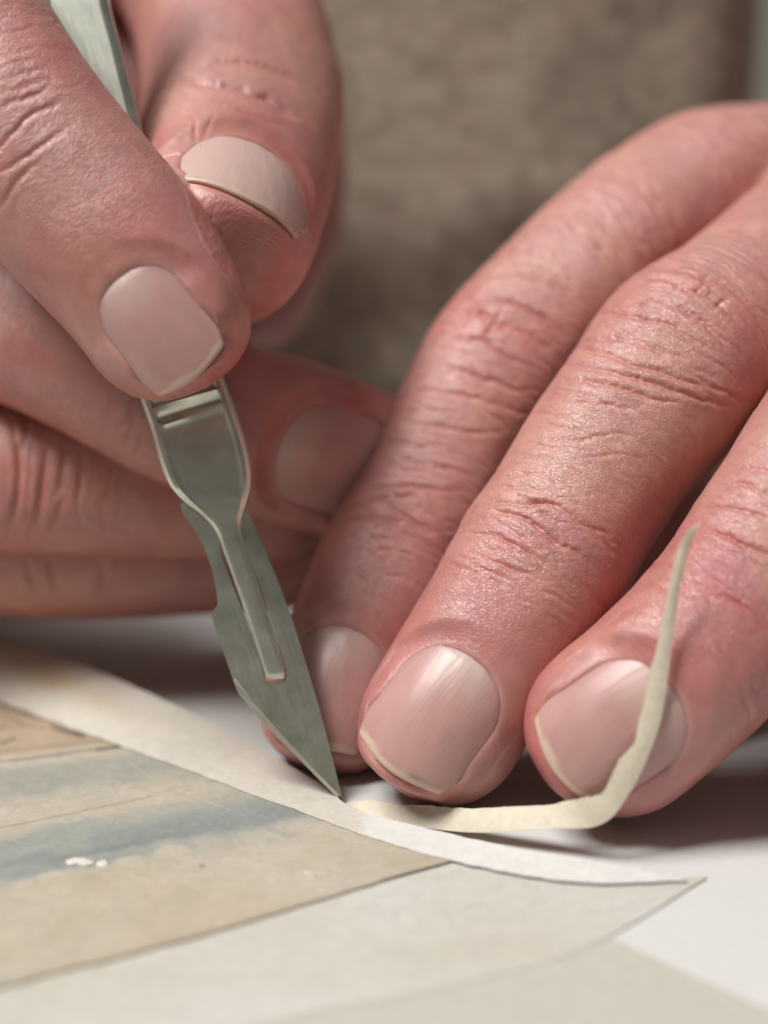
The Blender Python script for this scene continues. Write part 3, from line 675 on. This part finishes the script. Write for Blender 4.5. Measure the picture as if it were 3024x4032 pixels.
    for (fg, W, Ln, O, d_, n_, s_2, surf, rp, rd, free) in nails:
        nu_, nv_ = 40, 33; V = []; col = []; fu = []
        gi, gj = np.meshgrid(np.arange(nu_), np.arange(nv_), indexing='ij'); nb = fbm(np.c_[gi.ravel() * .12 + fg.seed * 9, gj.ravel() * .22, 0 * gi.ravel()], 3).reshape(nu_, nv_)
        for i in range(nu_):
            for j in range(nv_):
                v = -1 + 2 * j / (nv_ - 1); v = math.copysign(abs(v) ** .8, v)
                lend = Ln + .10 * W * (1 - v * v); l = lend * (i / (nu_ - 1)) ** 1.1
                hw = W / 2
                if l < rp: hw = W / 2 - rp + math.sqrt(max(rp * rp - (rp - l) ** 2, 0))
                if l > Ln - rd * .8: hw = W / 2 - .25 * rd * ((l - Ln + rd * .8) / (rd * .8)) ** 2
                w = v * (hw + .10); l2 = l
                h = float(surf(np.array(l2), np.array(w))) + .02 * math.sin(w * 3 + l) * (1 - abs(v))
                h -= .22 * max(0, 1 - l / 1.0)
                V.append(O + d_ * l2 + s_2 * w + n_ * h); fu.append((l2, w, fg.seed * 5.0))
                f_ = (lend - l) / max(free, .05) + .18 * math.sin(w * 1.3 + fg.seed) + .35 * nb[i, j]
                pinkn = np.array(srgb(192, 148, 142)) * (1 + .10 * nb[i, j]); pale = np.array(srgb(216, 196, 186)); cream = np.array(srgb(206, 180, 164))
                lun = max(0, 1 - l / (Ln * .42)) * max(0, 1 - (abs(v) / .95) ** 2)
                lun = max(lun, getattr(fg, 'pale', 0)); c_ = pinkn * (1 - lun * .8) + pale * lun * .8
                fr = float(sstep(1.25, .75, np.array(f_))); c_ = c_ * (1 - fr) + cream * fr
                line_ = math.exp(-((f_ - 1.15) / .18) ** 2); c_ = c_ * (1 - .35 * line_) + np.array(srgb(178, 134, 104)) * .35 * line_
                if getattr(fg, 'grime', None):
                    g0, g1, gk = fg.grime; gm = gk * math.exp(-((v - g0) / g1) ** 2) * math.exp(-((f_ - .75) / .45) ** 2)
                    c_ = c_ * (1 - gm) + np.array(srgb(104, 96, 84)) * gm
                col.append(c_)
        V = np.array(V); n1 = len(V); V2 = V - n_ * .38
        f = grid_faces(nu_, nv_); fl = [tuple(reversed([i + n1 for i in q])) for q in f]; e = []
        a0 = (nu_ - 1) * nv_
        for j in range(nv_ - 1): e += [(a0 + j, a0 + j + 1, a0 + j + 1 + n1, a0 + j + n1)]
        for i in range(nu_ - 1): e += [(i * nv_, (i + 1) * nv_, (i + 1) * nv_ + n1, i * nv_ + n1), ((i + 1) * nv_ + nv_ - 1, i * nv_ + nv_ - 1, i * nv_ + nv_ - 1 + n1, (i + 1) * nv_ + nv_ - 1 + n1)]
        nm = mesh('fingernail', np.vstack([V, V2]), f + fl + e)
        bmx = bmesh.new(); bmx.from_mesh(nm); bmesh.ops.recalc_face_normals(bmx, faces=bmx.faces); bmx.to_mesh(nm); bmx.free()
        point_color(nm, 'tint', np.vstack([col, col])); point_vec(nm, 'fuv', fu + fu)
        link('fingernail', nm, hand, NAIL)
    return hand

person = bpy.data.objects.new('person', None); scene.collection.objects.link(person)
tag(person, 'person in a brown wool sweater trimming paper with a scalpel', 'person')

def joint(t0, n, dep, spread, thm=1.25, bow=.0, seed=0, wid=.34):
    rg = random.Random(seed); out = []
    for i in range(n):
        k = (i - (n - 1) / 2) / max((n - 1) / 2, 1)
        out.append((t0 + k * spread + rg.uniform(-.4, .4), dep * rg.uniform(.55, 1.05) * (1 - .35 * abs(k)), wid * rg.uniform(.7, 1.25), thm * rg.uniform(.6, 1.05), bow * (1 if k > 0 else -1) * abs(k) + rg.uniform(-.5, .5), rg.uniform(-.7, .7), rg.uniform(-.25, .25)))
    return out
def at_knot(kn, i):
    pts = np.array([P(k[0], k[1], k[2]) for k in kn]); return float(np.sum(np.linalg.norm(np.diff(pts[:i + 1], axis=0), axis=1))) if i else 0.0


def cr(ox, oy, sc, items):
    return [(d, w, [(ox + sc * a, oy + sc * b) for a, b in pts]) for d, w, pts in items]
K4 = (1900, 900, .6775); K5 = (1900, 2000, .6775); R4 = (1512, 1344, .9114); R2 = (1512, 0, .9114); K3 = (0, 1300, .5879); K6 = (0, 0, .6172); R1 = (0, 0, .9114)
TRACED = {
 'M': cr(*K4, [(.42, .26, [(650, 490), (760, 485), (870, 510), (1000, 540), (1120, 570), (1200, 630), (1290, 690), (1370, 725)]), (.25, .22, [(860, 490), (940, 435), (1000, 405), (1060, 415)]),
    (.40, .26, [(1090, 440), (1200, 480), (1290, 550), (1360, 620), (1420, 670)]), (.34, .24, [(880, 330), (1000, 290), (1130, 320), (1240, 365), (1340, 410), (1430, 490), (1500, 560)]),
    (.26, .22, [(510, 670), (640, 650), (760, 632), (880, 660), (1000, 700), (1180, 760)]), (.40, .26, [(520, 680), (650, 710), (780, 755), (900, 795), (1040, 835), (1150, 880), (1300, 930)]),
    (.38, .26, [(440, 800), (560, 790), (700, 830), (850, 865), (1000, 900), (1160, 955), (1320, 1010), (1450, 1040)]), (.32, .24, [(420, 880), (560, 880), (720, 915), (880, 950), (1040, 1000), (1150, 1020)]),
    (.18, .2, [(500, 1020), (620, 1020), (760, 1035), (900, 1060)]), (.24, .22, [(900, 240), (1050, 230), (1200, 255), (1380, 320), (1520, 420), (1640, 560)]), (.18, .2, [(1230, 370), (1270, 340), (1300, 300)]), (.18, .2, [(1340, 470), (1380, 440), (1440, 400)]),
    (.26, .24, [(1180, 820), (1300, 900), (1430, 960), (1560, 1000)]), (.15, .18, [(340, 1130), (450, 1150), (580, 1180)]), (.15, .18, [(200, 1320), (330, 1320), (430, 1340)]), (.18, .2, [(120, 1440), (260, 1420), (430, 1430)]),
    (.12, .18, [(300, 1200), (420, 1225), (600, 1225), (760, 1190), (900, 1200)]), (.10, .18, [(560, 1340), (760, 1310), (960, 1330)]), (.13, .18, [(380, 960), (500, 970), (640, 985)]), (.12, .18, [(270, 1070), (400, 1080), (560, 1095)]),
    (.13, .18, [(240, 1250), (340, 1260), (470, 1290)]), (.12, .18, [(150, 1370), (260, 1375), (380, 1395)]),
    (.34, .24, [(0, 1610), (100, 1590), (230, 1600), (370, 1590), (480, 1640), (590, 1720), (740, 1790)]), (.38, .24, [(40, 1640), (180, 1670), (280, 1710), (380, 1790), (480, 1850), (580, 1900), (650, 1970)]),
    (.18, .2, [(180, 1550), (320, 1590), (450, 1610)]), (.22, .22, [(-60, 1760), (100, 1800), (200, 1850), (300, 1900)]), (.18, .22, [(-80, 1880), (90, 1940), (180, 1990), (300, 2010)]), (.12, .2, [(330, 1640), (450, 1740), (520, 1830)]), (.12, .18, [(60, 1500), (180, 1490), (300, 1510)])])
   + cr(*R4, [(.13, .18, [(360, 830), (470, 830), (580, 880), (690, 900)]), (.12, .18, [(330, 930), (440, 990), (560, 1040)]), (.10, .18, [(260, 940), (360, 985), (470, 1000)]), (.10, .2, [(620, 960), (720, 1010), (800, 1090)])]),
 'I': cr(*R2, [(.34, .3, [(380, 1215), (500, 1185), (640, 1190), (760, 1240), (860, 1310)]), (.40, .3, [(310, 1345), (450, 1300), (560, 1310), (680, 1370), (790, 1460)]), (.2, .26, [(420, 1120), (540, 1090), (650, 1060)])])
   + cr(*K4, [(.34, .3, [(-130, 520), (0, 500), (100, 560), (210, 590), (300, 640), (400, 700)]), (.30, .28, [(-200, 640), (0, 650), (100, 720), (200, 770), (310, 810)]), (.36, .3, [(-260, 800), (-100, 830), (80, 900), (180, 935), (290, 945)]), (.2, .24, [(-60, 440), (20, 560), (60, 640)]), (.2, .24, [(110, 480), (60, 560), (0, 640)])])
   + cr(*R4, [(.22, .26, [(40, 270), (160, 215), (280, 220), (400, 250), (560, 290)]), (.18, .24, [(80, 350), (250, 370), (420, 400), (520, 390)]), (.24, .26, [(-60, 520), (120, 520), (280, 560), (400, 590)]), (.24, .26, [(-110, 630), (110, 620), (230, 640), (340, 650)]), (.26, .26, [(-160, 700), (-40, 680), (60, 680), (160, 670)]), (.26, .26, [(-20, 690), (130, 780), (240, 830)]), (.2, .26, [(-180, 760), (0, 770), (120, 790), (200, 830)]), (.15, .22, [(-60, 420), (100, 440), (300, 470)]), (.12, .22, [(20, 310), (180, 295), (330, 310)]), (.14, .22, [(-160, 580), (0, 575), (180, 590)])]),
 'R': cr(*K5, [(.36, .26, [(1240, 120), (1400, 150), (1530, 220), (1700, 285)]), (.2, .24, [(1180, 400), (1300, 480), (1420, 530), (1560, 590)]), (.16, .24, [(1330, 430), (1500, 560), (1680, 720)]), (.14, .2, [(700, 700), (820, 610), (950, 570), (1050, 575)]), (.12, .2, [(880, 470), (980, 460), (1080, 480)]), (.14, .2, [(960, 350), (1060, 330), (1150, 350)]), (.12, .2, [(760, 640), (870, 620), (960, 630)])])
   + cr(*K4, [(.24, .24, [(1360, 1510), (1500, 1490), (1600, 1520), (1700, 1550)]), (.24, .24, [(1270, 1640), (1450, 1620), (1560, 1650), (1700, 1690)]), (.18, .22, [(1420, 1400), (1540, 1390), (1680, 1430)])]),
 'A': cr(*K6, [(.22, .26, [(-40, 980), (80, 850), (170, 760), (260, 700), (400, 660)]), (.24, .26, [(-40, 1130), (130, 1020), (230, 960), (330, 880), (430, 820)]), (.2, .26, [(-20, 1350), (90, 1180), (170, 1090), (280, 1000)]), (.18, .24, [(-20, 710), (90, 650), (200, 600), (330, 550)]), (.07, .22, [(-20, 360), (90, 330), (200, 300)]), (.08, .22, [(-20, 530), (150, 470), (300, 440)]), (.06, .22, [(-20, 430), (120, 400), (260, 350)]), (.1, .2, [(-20, 220), (100, 190), (220, 160)]), (.10, .2, [(60, 620), (200, 540), (330, 500)]), (.1, .2, [(-20, 600), (100, 560), (220, 510)])]),
 'B': cr(*R1, [(.55, .34, [(680, 390), (790, 350), (900, 365), (1000, 380), (1100, 410), (1200, 460), (1290, 510)]), (.40, .32, [(860, 290), (960, 268), (1080, 275), (1200, 310), (1300, 370)]), (.07, .2, [(870, 610), (850, 550), (830, 490)]), (.07, .2, [(885, 600), (900, 550), (930, 480)]), (.3, .35, [(1430, 790), (1455, 700), (1490, 620)]), (.12, .25, [(1000, 470), (1120, 500), (1230, 560)])]),
 'C': cr(*K3, [(.28, .3, [(905, 440), (860, 580), (770, 660)]), (.18, .26, [(905, 560), (890, 650), (840, 760)]), (.14, .24, [(940, 680), (940, 760), (910, 860)]), (.1, .24, [(760, 400), (740, 500), (680, 580)])]),
 'D': cr(*K3, [(.44, .36, [(75, 600), (110, 740), (130, 900), (125, 1050), (100, 1200), (50, 1360)]), (.30, .32, [(165, 540), (175, 700), (140, 820)]), (.46, .36, [(312, 740), (300, 900), (280, 1060), (255, 1220), (205, 1370)]), (.30, .32, [(430, 750), (425, 900), (400, 1070)]), (.36, .32, [(562, 770), (550, 900), (530, 1060), (508, 1140)]), (.24, .3, [(445, 1110), (390, 1230), (305, 1390)]), (.15, .28, [(740, 980), (725, 1080), (690, 1160)])]),
 'E': cr(*K3, [(.28, .36, [(180, 1510), (200, 1640), (235, 1760)]), (.42, .38, [(338, 1500), (345, 1640), (385, 1760)]), (.42, .38, [(680, 1540), (690, 1650), (645, 1800)])]),
}
def fine_lines(fg, t0, t1, n, seed, dep=.11, th0=-1.1, th1=.7):
    rg = random.Random(seed)
    fg.creases = tuple(fg.creases) + tuple((rg.uniform(t0, t1), dep * rg.uniform(.5, 1.3), rg.uniform(.15, .24), rg.uniform(.22, .75), rg.uniform(-1.0, 1.0), rg.uniform(-1.2, 1.2), rg.uniform(th0, th1)) for _ in range(n))
# ---- the hand pressing on the paper (image right)
kM = [(3950, 740, 224, 12, 12), (3490, 850, 202, 11.5, 11.5), (3175, 1040, 189, 10.2, 10.2), (2890, 1270, 180.5, 9.6, 9.5), (2700, 1410, 176, 10.2, 9.6), (2560, 1580, 173.5, 9.5, 8.9), (2400, 1780, 171.5, 8.8, 8.4), (2250, 2020, 169.4, 8.7, 8.2), (2140, 2200, 168, 9.1, 8.4), (2015, 2400, 166.5, 8.45, 8.0), (1915, 2560, 165.5, 8.3, 7.9), (1735, 2860, 163.8, 8.1, 7.7), (1605, 3135, 162.5, 7.8, 7.5)]
kI = [(3500, 760, 236, 12, 12), (2840, 770, 210, 11.0, 11.0), (2600, 880, 204, 10.2, 10.2), (2380, 1040, 198.5, 9.5, 9.6), (2150, 1260, 193.5, 9.2, 9.0), (1975, 1460, 190.5, 9.5, 9.1), (1860, 1640, 188.5, 8.7, 8.4), (1745, 1840, 186.5, 8.2, 7.9), (1650, 2040, 184, 8.3, 7.8), (1570, 2200, 182.5, 8.6, 7.9), (1500, 2350, 180, 8.2, 7.4), (1438, 2500, 178, 8.1, 7.2), (1312, 2780, 174.5, 7.9, 6.9), (1215, 3035, 172.6, 7.5, 6.7)]
kR = [(4150, 750, 206, 11, 11), (3830, 1200, 178, 10, 10), (3330, 1770, 163.5, 9.5, 9.1), (3105, 2095, 160, 8.7, 8.3), (2885, 2420, 158.0, 8.8, 8.1), (2615, 2705, 157.0, 8.6, 7.9), (2360, 2915, 157.8, 8.6, 7.7), (2175, 3090, 157.4, 8.1, 7.6)]
kL = [(4500, 1200, 205, 9, 9), (4250, 1700, 180, 8, 8), (4000, 2250, 163, 8, 8), (3760, 2750, 153, 7.5, 7), (3600, 3080, 149, 7, 6.5)]
kT = [(3900, 1300, 235, 14, 14), (3100, 1750, 216, 13, 13), (2700, 2350, 212, 10, 9.5), (2200, 2620, 203, 9.5, 8.5), (1850, 2760, 200, 9, 8)]
fM = Finger(kM, (-.10, .30, 1), nail=(10.9, 12.2, 1.7, 3, .15, .017, .7, 9), wr=.62, seed=1)
fM.grime = (-.55, .30, .75)
fI = Finger(kI, [(-.3, .8, .6), (-.3, .8, .6), (-.3, .7, .7), (-.28, .5, .8), (-.15, .4, .9)] + [(-.06, .32, 1)] * 9, nail=(11.0, 11.8, 2.2, 3, .15, .017, .7, 0), wr=.75, seed=2)
fR = Finger(kR, (-.12, .28, 1), nail=(10.9, 12.2, 2.6, -7, .2, .017, .7, 4), wr=.6, red=.15, seed=3)
fL = Finger(kL, (-.1, .3, 1), seed=4)
fT = Finger(kT, (-.1, .6, .6), seed=5)
fM.key, fI.key, fR.key = 'M', 'I', 'R'
fR.spots = ((2850, 2240, 120, .8), (2700, 2560, 200, .3)); fM.spots = ((1900, 2420, 200, .35), (1450, 2800, 90, .5)); fI.spots = ((2000, 1300, 140, .25),)
fM.joints = (at_knot(kM, 4), at_knot(kM, 8)); fI.joints = (at_knot(kI, 5), at_knot(kI, 9)); fR.joints = (at_knot(kR, 2), at_knot(kR, 4))
fine_lines(fM, fM.joints[0] - 9, fM.joints[1] + 8, 75, 1); fine_lines(fM, fM.joints[1] - 5, fM.joints[1] + 5, 20, 2, .14); fine_lines(fM, fM.joints[0] - 5, fM.joints[0] + 8, 22, 3, .16)
fine_lines(fI, fI.joints[0] - 9, fI.joints[1] + 8, 85, 4, .14); fine_lines(fI, fI.joints[1] - 6, fI.joints[1] + 6, 20, 5, .16)
fine_lines(fI, fI.joints[0] - 45, fI.joints[0] - 6, 60, 6, .12); fine_lines(fR, fR.joints[0], fR.joints[1] + 7, 60, 7, .12)
palmL = [Finger([(3700, 700, 225, 15, 14), (4700, 700, 262, 22, 17), (5600, 800, 300, 24, 18)], (0, 1, .5), tip=False, seed=6),
         Finger([(4000, 1150, 212, 14, 14), (4900, 1000, 250, 22, 18), (5600, 900, 300, 24, 18)], (0, 1, .5), tip=False, seed=7),
         Finger([(4450, 1250, 212, 12, 12), (5100, 1100, 250, 18, 16), (5600, 900, 300, 24, 18)], (0, 1, .5), tip=False, seed=8),
         Finger([(2800, 880, 211, 9.5, 9.5), (3150, 900, 207, 10.5, 10.5), (3700, 900, 214, 12, 12)], (0, 1, .5), tip=False, seed=9, wr=1.2)]
handL = build_hand('hand', [fM, fI, fR, fL, fT], palmL, person, .62, (fR,))
tag(handL, 'left hand pressing three fingertips on the paper')

# ---- the hand holding the scalpel (image left)
def Wp(x, y, z, a, b):
    q = np.array([x, y, z], float) - CAM; d = q @ FWD
    return (CX + F * (q @ RGT) / d, CY - F * (q @ UPV) / d, d, a, b)

kA = [Wp(-90, 192, 118, 12.5, 12.5), (-560, -340, 178, 10.2, 10.2), (-280, -20, 168, 9.7, 9.7), (10, 440, 163, 9.6, 9.3), (349, 855, 161.2, 9.2, 8.3), (517, 1048, 160.4, 8.9, 7.8), (655, 1260, 159.8, 8.2, 7.2), (800, 1535, 159.6, 7.6, 7.0)]
kB = [Wp(-110, 246, 92, 16, 15), (250, -500, 240, 13, 12), (760, -180, 216, 11.8, 11.2), (885, 60, 206, 11.5, 10.9), (955, 350, 196, 11.7, 10.6), (940, 560, 188, 11.4, 10.0), (898, 760, 179.5, 10.8, 9.5), (866, 890, 173.5, 10.2, 9.0), (850, 985, 169, 9.9, 8.9), (838, 1060, 164.8, 9.7, 9.0)]
kC = [Wp(-92, 198, 88, 12, 12), Wp(-76, 194, 66, 10.5, 10.5), (-330, 1060, 187, 9.4, 9.4), (300, 1375, 180, 8.6, 8.6), (780, 1620, 181.5, 8.7, 8.4), (1200, 1755, 187, 9.2, 8.2), (1440, 1840, 190, 8.9, 8.0), (1620, 1905, 193, 8.2, 7.6)]
kD = [Wp(-100, 202, 62, 12, 12), Wp(-85, 196, 42, 10, 10), (-720, 1750, 191, 9, 9), (-300, 1840, 188, 8.7, 8.7), (60, 1870, 187.5, 8.8, 8.6), (500, 1900, 189, 8.3, 8.2), (950, 1930, 193, 8.2, 8.0), (1300, 1960, 197, 7.8, 7.4)]
kE = [Wp(-98, 207, 36, 11, 11), Wp(-84, 203, 24, 9, 9), (-600, 2070, 199, 8.3, 8.3), (-200, 2130, 196, 8, 8), (100, 2160, 196, 8.0, 7.8), (500, 2175, 198, 7.9, 7.6), (850, 2165, 201, 7.7, 7.4), (1200, 2150, 205, 7.5, 7.2), (1400, 2140, 208, 7, 6.6)]
fA = Finger(kA, (-.12, .12, 1), nail=(8.5, 10.8, 1.4, 5, .20, .012, .6, -8), wr=.4, seed=10)
fB = Finger(kB, [(.35, .6, .7)] * 4 + [(.48, .72, .5)] * 2 + [(.56, .64, .53)] * 4, nail=(14.0, 9.8, 3.6, 4, .28, .018, .4, 0), wr=.3, seed=11)
fC = Finger(kC, (.05, .02, 1), nail=(11.4, 12.2, 7.4, 9, .1, .010, 1.0, 0), wr=.4, red=.1, seed=12)
fD = Finger(kD, (0, .0, 1), wr=.4, red=.1, seed=13)
fE = Finger(kE, (0, .1, 1), wr=.4, red=.15, seed=14)
fB.under = .36; fB.pale = .55
fA.key, fB.key, fC.key, fD.key, fE.key = 'A', 'B', 'C', 'D', 'E'
fA.joints = (at_knot(kA, 3),); fB.joints = (at_knot(kB, 4),); fC.joints = (at_knot(kC, 4),); fD.joints = (at_knot(kD, 4),)
WR = Wp(-152, 240, 74, 24, 19); EL = Wp(-205, 320, 84, 28, 24)
fine_lines(fA, fA.joints[0] - 14, fA.joints[0] + 8, 26, 8, .05, -1, 1); fine_lines(fD, fD.joints[0] - 8, fD.joints[0] + 14, 30, 10, .12)
palmR = [Finger([Wp(-95, 225, 60, 18, 18), (100, 1480, 234, 15, 15), (560, 1480, 234, 11, 11)], (0, .2, 1), tip=True, seed=22),
         Finger([Wp(-74, 210, 17, 10, 10), Wp(-95, 220, 20, 14, 14), Wp(-125, 234, 34, 18, 18), WR], (-1, .3, .4), tip=False, seed=21),
         Finger([Wp(-90, 192, 118, 13, 13), Wp(-115, 212, 104, 15, 15), WR, EL], (-1, .3, .4), tip=False, seed=15),
         Finger([Wp(-92, 198, 88, 13, 13), Wp(-118, 214, 84, 16, 16), WR, EL], (-1, .3, .4), tip=False, seed=16),
         Finger([Wp(-100, 202, 62, 13, 13), Wp(-120, 218, 66, 16, 16), WR, EL], (-1, .3, .4), tip=False, seed=17),
         Finger([Wp(-98, 207, 36, 12, 12), Wp(-118, 222, 46, 16, 16), WR, EL], (-1, .3, .4), tip=False, seed=18),
         Finger([Wp(-110, 246, 92, 16, 15), Wp(-130, 244, 84, 20, 18), WR, EL], (-1, .3, .4), tip=False, seed=19),
         Finger([Wp(-110, 246, 80, 16, 15), (300, 250, 256, 14, 13), (1000, 520, 245, 11.8, 11.4), (1060, 850, 240, 10.6, 10), (1000, 1130, 238, 9, 8.5), (900, 1340, 237, 7, 7)], (.2, .5, .8), tip=True, seed=20, wr=.6)]
handR = build_hand('hand', [fA, fB, fC, fD, fE], palmR, person, .8, (fC, fD, fE))
tag(handR, 'right hand gripping the scalpel handle')

# ------------------------------------------------------------------ sweater behind the hands
def sweater_fn(u, v):
    x = -230 + 302 * u; z = -10 + 260 * v
    y = 280 + .0011 * (x + 10) ** 2 + .10 * (z - 60) * (z < 60)
    # soft folds hanging across the front
    def fold(x0, z0, x1, z1, wd, dp):
        d = np.hypot(x1 - x0, z1 - z0); a = ((x - x0) * (x1 - x0) + (z - z0) * (z1 - z0)) / d; b = -(x - x0) * (z1 - z0) / d + (z - z0) * (x1 - x0) / d
        return dp * np.exp(-(b / wd) ** 2) * sstep(-.2 * d, .2 * d, a) * sstep(1.2 * d, .8 * d, a)
    y = y + fold(-20, 22, 95, 66, 10, 2.2) - fold(-20, 36, 95, 82, 13, 1.6) + fold(-14, -5, -8, 40, 7, 3) - fold(2, -5, 6, 40, 9, 1.2) + fold(20, 5, 70, 30, 8, 4)
    y = y + 4 * fbm(n3(x * .02, z * .02), 3)
    e = np.clip((u - .93) / .07, 0, 1); y = y + 60 * e ** 3
    return np.c_[x, y, z]
tag(poly_sheet('sweater', 150, 120, sweater_fn, WOOL, 3.0, parent=person), 'brown heathered wool sweater front')

wl = mesh('wall', [(-1500, 1300, -700), (1500, 1300, -700), (1500, 1300, 1200), (-1500, 1300, 1200)], [(0, 1, 2, 3)])
WALL = paper_material('wall_plaster', (.36, .345, .29), fibre=.5)
tag(link('wall', wl, None, WALL, False), 'pale blurred wall seen past the sweater edge', 'wall', 'structure')
